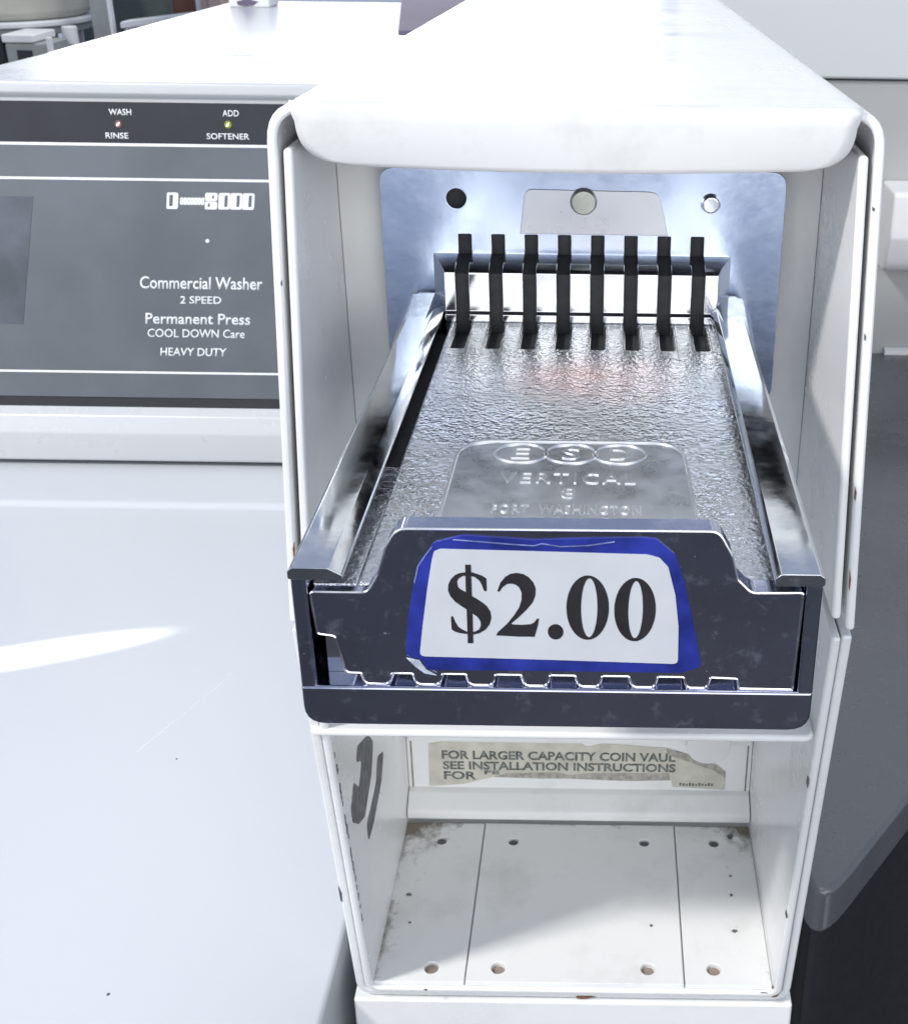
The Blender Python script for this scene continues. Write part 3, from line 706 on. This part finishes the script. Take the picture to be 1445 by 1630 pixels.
DOLLAR = [(-16.91, -0.89), (-17.94, -1.07), (-18.84, -1.51), (-19.68, -2.47), (-20.17, -3.59), (-20.29, -4.97), (-19.9, -6.17), (-19.05, -7.38), (-18.05, -8.23), (-16.89, -9.09), (-15.73, -10.04), (-14.86, -10.81), (-14.36, -11.69), (-14.29, -12.75), (-14.72, -13.65), (-15.56, -14.11), (-16.16, -14.2), (-17.06, -14.13), (-17.94, -13.61), (-18.66, -13.0), (-19.22, -11.77), (-19.55, -10.71), (-19.85, -10.68), (-19.98, -11.07), (-19.92, -13.7), (-19.31, -14.17), (-18.42, -14.46), (-17.07, -14.67), (-15.73, -14.77), (-14.67, -14.45), (-13.44, -13.63), (-12.59, -12.37), (-12.25, -10.95), (-12.37, -9.54), (-13.01, -8.33), (-13.87, -7.47), (-14.89, -6.7), (-15.76, -6.11), (-17.05, -5.18), (-17.85, -4.67), (-18.35, -4.16), (-18.48, -2.88), (-18.21, -2.27), (-17.38, -1.7), (-16.79, -1.62), (-15.77, -1.72), (-15.18, -1.88), (-14.33, -2.64), (-13.91, -3.49), (-13.5, -4.86), (-13.21, -5.06), (-12.96, -4.77), (-12.96, -2.19), (-13.71, -1.6), (-14.72, -1.19), (-15.74, -0.82)]
BAR = [(-16.86, 0.76), (-15.8, 0.78), (-15.8, -2.83), (-15.8, -9.77), (-15.86, -16.71), (-16.92, -16.76), (-16.91, -9.79), (-16.92, -4.57)]
TWO = [(-11.0, -4.91), (-10.37, -3.09), (-9.46, -1.79), (-8.42, -1.09), (-7.24, -0.85), (-6.08, -1.06), (-5.06, -1.72), (-4.19, -2.82), (-3.73, -4.19), (-3.78, -5.74), (-4.31, -7.32), (-5.6, -9.08), (-7.11, -10.78), (-8.47, -12.12), (-8.25, -12.35), (-6.39, -12.41), (-4.74, -12.24), (-4.06, -11.79), (-3.53, -10.98), (-3.16, -10.94), (-3.32, -12.22), (-3.71, -13.82), (-4.05, -15.08), (-7.18, -15.1), (-11.45, -14.88), (-11.06, -14.12), (-9.22, -12.14), (-7.84, -10.17), (-6.92, -8.49), (-6.45, -6.83), (-6.4, -5.27), (-6.78, -4.15), (-7.43, -3.47), (-8.17, -3.23), (-9.05, -3.28), (-9.95, -4.03), (-10.63, -5.07)]
def flat(name, polys, y, mat, parent):
    bm = bmesh.new()
    for k, p in enumerate(polys): prism(bm, p, 'y', y - 0.03 * k, 0.47)
    return finish(name, bm, mat, parent, smooth=False)
flat('dollar_sign', [DOLLAR, BAR], 0.42, M_INK, st); flat('digit', [TWO], 0.42, M_INK, st)
flat('decimal_point', [[(0.0 + 1.5 * math.cos(t * math.pi / 12), -13.9 + 1.75 * math.sin(t * math.pi / 12)) for t in range(24)]], 0.42, M_INK, st)
for (cx, cz, rx, rz, ix, irx, irz) in ((6.1, -8.41, 4.05, 7.2, 6.4, 1.55, 6.6), (15.1, -8.7, 3.95, 7.1, 15.2, 1.38, 6.4)):
    bm = bmesh.new(); n = 40
    def ring(y, a, b, c): return [bm.verts.new((c + a * math.cos(t * 2 * math.pi / n), y, cz + b * math.sin(t * 2 * math.pi / n))) for t in range(n)]
    o1, i1 = ring(0.42, rx, rz, cx), ring(0.42, irx, irz, ix); o2, i2 = ring(0.47, rx, rz, cx), ring(0.47, irx, irz, ix)
    for i in range(n):
        j = (i + 1) % n
        bm.faces.new((o1[i], o1[j], i1[j], i1[i])); bm.faces.new((o1[i], o2[i], o2[j], o1[j])); bm.faces.new((i1[i], i1[j], i2[j], i2[i]))
    finish('digit', bm, M_INK, st, smooth=False)

# ================================================================== RIGHT-HAND NEIGHBOUR
nb = thing('grey_machine', 'dark grey machine standing to the right of the coin case', 'machine', (250, 600, -1165))
part_prism('deck', rounded([(104, 200, 12), (172, 288, 120), (330, 420, 60), (600, 440, 0), (600, 898, 0), (104, 898, 0)], 8), 'z', -324, -298, M_GLOSS, nb, 12, 6)
part_prism('cabinet', rounded([(112, 232, 12), (172, 306, 60), (596, 450, 0), (596, 896, 0), (112, 896, 0)], 8), 'z', -1160, -324.5, M_TRIM, nb, 4)
part_box('console_face', (86, 700, 899, 1100, -1160, -41), M_CONF, nb, 2)
part_box('upper_panel', (84, 700, 893, 1100, -39, 420), M_WALL, nb, 3)
part_prism('white_box', rounded([(899, -206, 0), (858, -206, 22), (846, -170, 10), (848, -129, 6), (899, -129, 0)], 8), 'x', 262, 600, M_WHITEP, nb, 3, 4)
part_prism('seam_trim', [(898.5, -300), (893, -300), (893, -294), (898.5, -292)], 'x', 280, 640, M_WHITEP, nb, 0.5)

# ================================================================== SMALL THINGS ON / BEHIND THE CONSOLES
wd = part_prism('shadow_wedge', [(-170, 872), (-92, 872), (-92, 1100), (-196, 1100)], 'z', -6.4, -2.0, M_PURPLE, None, 1.0, fn=lambda q: (q[0], q[1], q[2] - 0.5 + (q[1] - 862) * 0.20))  # purple wedge added in place of the case's shadow on the far machine
tag(wd, 'dull purple wedge standing in for the shadow beside the case on the far machine', 'shadow wedge')
dbx = thing('detergent_box', 'white box with purple print standing on the far machine', 'box', (-374, 1170, -10.3))
part_box('carton', (-396, -352, 1152, 1190, -10.2, 70), M_WHITEP, dbx, 2)
part_prism('print_mark', [(-386, -7.5), (-379, -9.0), (-370, -8.0), (-364, -4.0), (-371, -2.5), (-374, 6), (-381, 8), (-379, -2), (-387, -4)], 'y', 1151.3, 1151.9, M_PURPLE, dbx)
Y = 3500
ch = thing('cream_chair', 'cream padded round chair at the far upper left corner', 'chair', (-1760, Y, -1165))
def arc_pad(z0, z1, r, y, mat, name, bev, parent, cx=-1700):
    bm = bmesh.new(); cyl(bm, (cx, y, z0), 'z', r, z1 - z0, 48); return finish(name, bm, mat, parent, bev, 3)
arc_pad(-262, -60, 238, Y, M_CREAM, 'seat', 26, ch, -1760)
arc_pad(-280, -262, 246, Y, M_WHITEP, 'rim', 6, ch, -1760)
arc_pad(-300, -281, 236, Y, M_GREYMETAL, 'under_frame', 3, ch, -1760)
for (x, y) in ((-1900, Y - 120), (-1600, Y - 60), (-1900, Y + 120), (-1600, Y + 120)):
    bm = bmesh.new(); cyl(bm, (x, y, -1165), 'z', 9, 866, 12); finish('leg', bm, M_WHITEP, ch)
cr = thing('grey_bin', 'grey bin with a dark square opening below the cream chair', 'bin', (-1600, 3200, -1165))
part_box('bin_body', (-1612, -1498, 3150, 3290, -1165, -300), M_GREYMETAL, cr, 6)
part_box('bin_lid', (-1616, -1530, 3144, 3290, -299, -277), M_WHITEP, cr, 5)
part_box('opening', (-1580, -1540, 3145, 3152, -392, -318), M_DARK, cr, 1)
part_box('white_edge', (-1497.5, -1484, 3146, 3160, -1165, -284), M_WHITEP, cr, 2)
bm = bmesh.new(); cyl(bm, (-1512, 3340, -1165), 'z', 24, 838, 20); cyl(bm, (-1512, 3340, -326.5), 'z', 21, 52, 20)
ur = finish('white_canister', bm, M_WHITEP, None, 4, 3); tag(ur, 'white canister between the grey bin and the dark post', 'canister')
sb = thing('seat_bench', 'dark green bench behind the white canister', 'bench', (-1500, 3900, -1165))
part_box('bench_back', (-1800, -1440, 3980, 4010, -620, -230), plain('bench_green', (0.12, 0.15, 0.14), 0.5), sb, 8)
part_box('bench_seat', (-1800, -1400, 3700, 3979, -640, -600), M_GREYMETAL, sb, 6)
part_box('bench_base', (-1790, -1410, 3720, 3960, -1165, -641), M_DARK, sb, 3)
po = thing('grey_post', 'dark grey square post rising left of the brown door', 'post', (-1440, 3400, -1165))
part_box('shaft', (-1462, -1412, 3380, 3420, -1165, 700), M_GREYMETAL, po, 3); part_box('light_strip', (-1411.5, -1402, 3378, 3400, -1165, 700), M_WHITEP, po, 1)
be = thing('folding_table', 'folding table with a white edge in front of the brown door', 'table', (-1300, 3500, -1165))
def skew(q): return (q[0], q[1] + (q[0] + 1380) * 2.2, q[2])
part_box('table_top', (-1375, -1150, 3350, 3420, -284, -264), M_WHITEP, be, 4, 3, skew)
part_box('apron', (-1370, -1155, 3358, 3412, -400, -284.5), M_WALL, be, 2, 2, skew)
part_box('leg', (-1366, -1350, 3395, 3411, -1165, -400.5), M_GREYMETAL, be, 2)
br = thing('brown_door', 'brown wooden door in the far left background', 'door', (-1550, 4300, -1165))
part_box('door_leaf', (-1700, -1458, 4300, 4340, -1165, 900), M_BROWN, br, 3)
part_box('door_frame', (-1457, -1440, 4290, 4340, -1165, 900), M_WHITEP, br, 2)
cu = bmesh.new()
pts = [(-1438 + i * 6, 4300 + 10 * math.sin(i * 0.9)) for i in range(22)]
prism(cu, pts + [(x, y + 6) for x, y in pts[::-1]], 'z', -1100, 900)
co = finish('beige_curtain', cu, M_BEIGE, None); tag(co, 'beige pleated curtain hanging beside the brown door', 'curtain')

tr = thing('tray_stack', 'stack of white trays at the left edge behind the console', 'trays', (-1700, 3150, -1165))
for k, (dx, dz) in enumerate(((0, -345), (14, -372), (-8, -398), (6, -425))):
    part_box('tray', (-1760 + dx, -1640 + dx, 3080, 3140, dz, dz + 12), M_WHITEP, tr, 3)
part_box('stand', (-1750, -1650, 3090, 3130, -1165, -425.5), M_GREYMETAL, tr, 2)
bx = thing('black_box', 'small black box behind the white trays at the left edge', 'box', (-1790, 3300, -1165))
part_box('box_body', (-1850, -1690, 3300, 3380, -1165, -300), M_DARK, bx, 4); part_box('box_lid', (-1853, -1688, 3296, 3382, -299.5, -290), M_GREYMETAL, bx, 2)
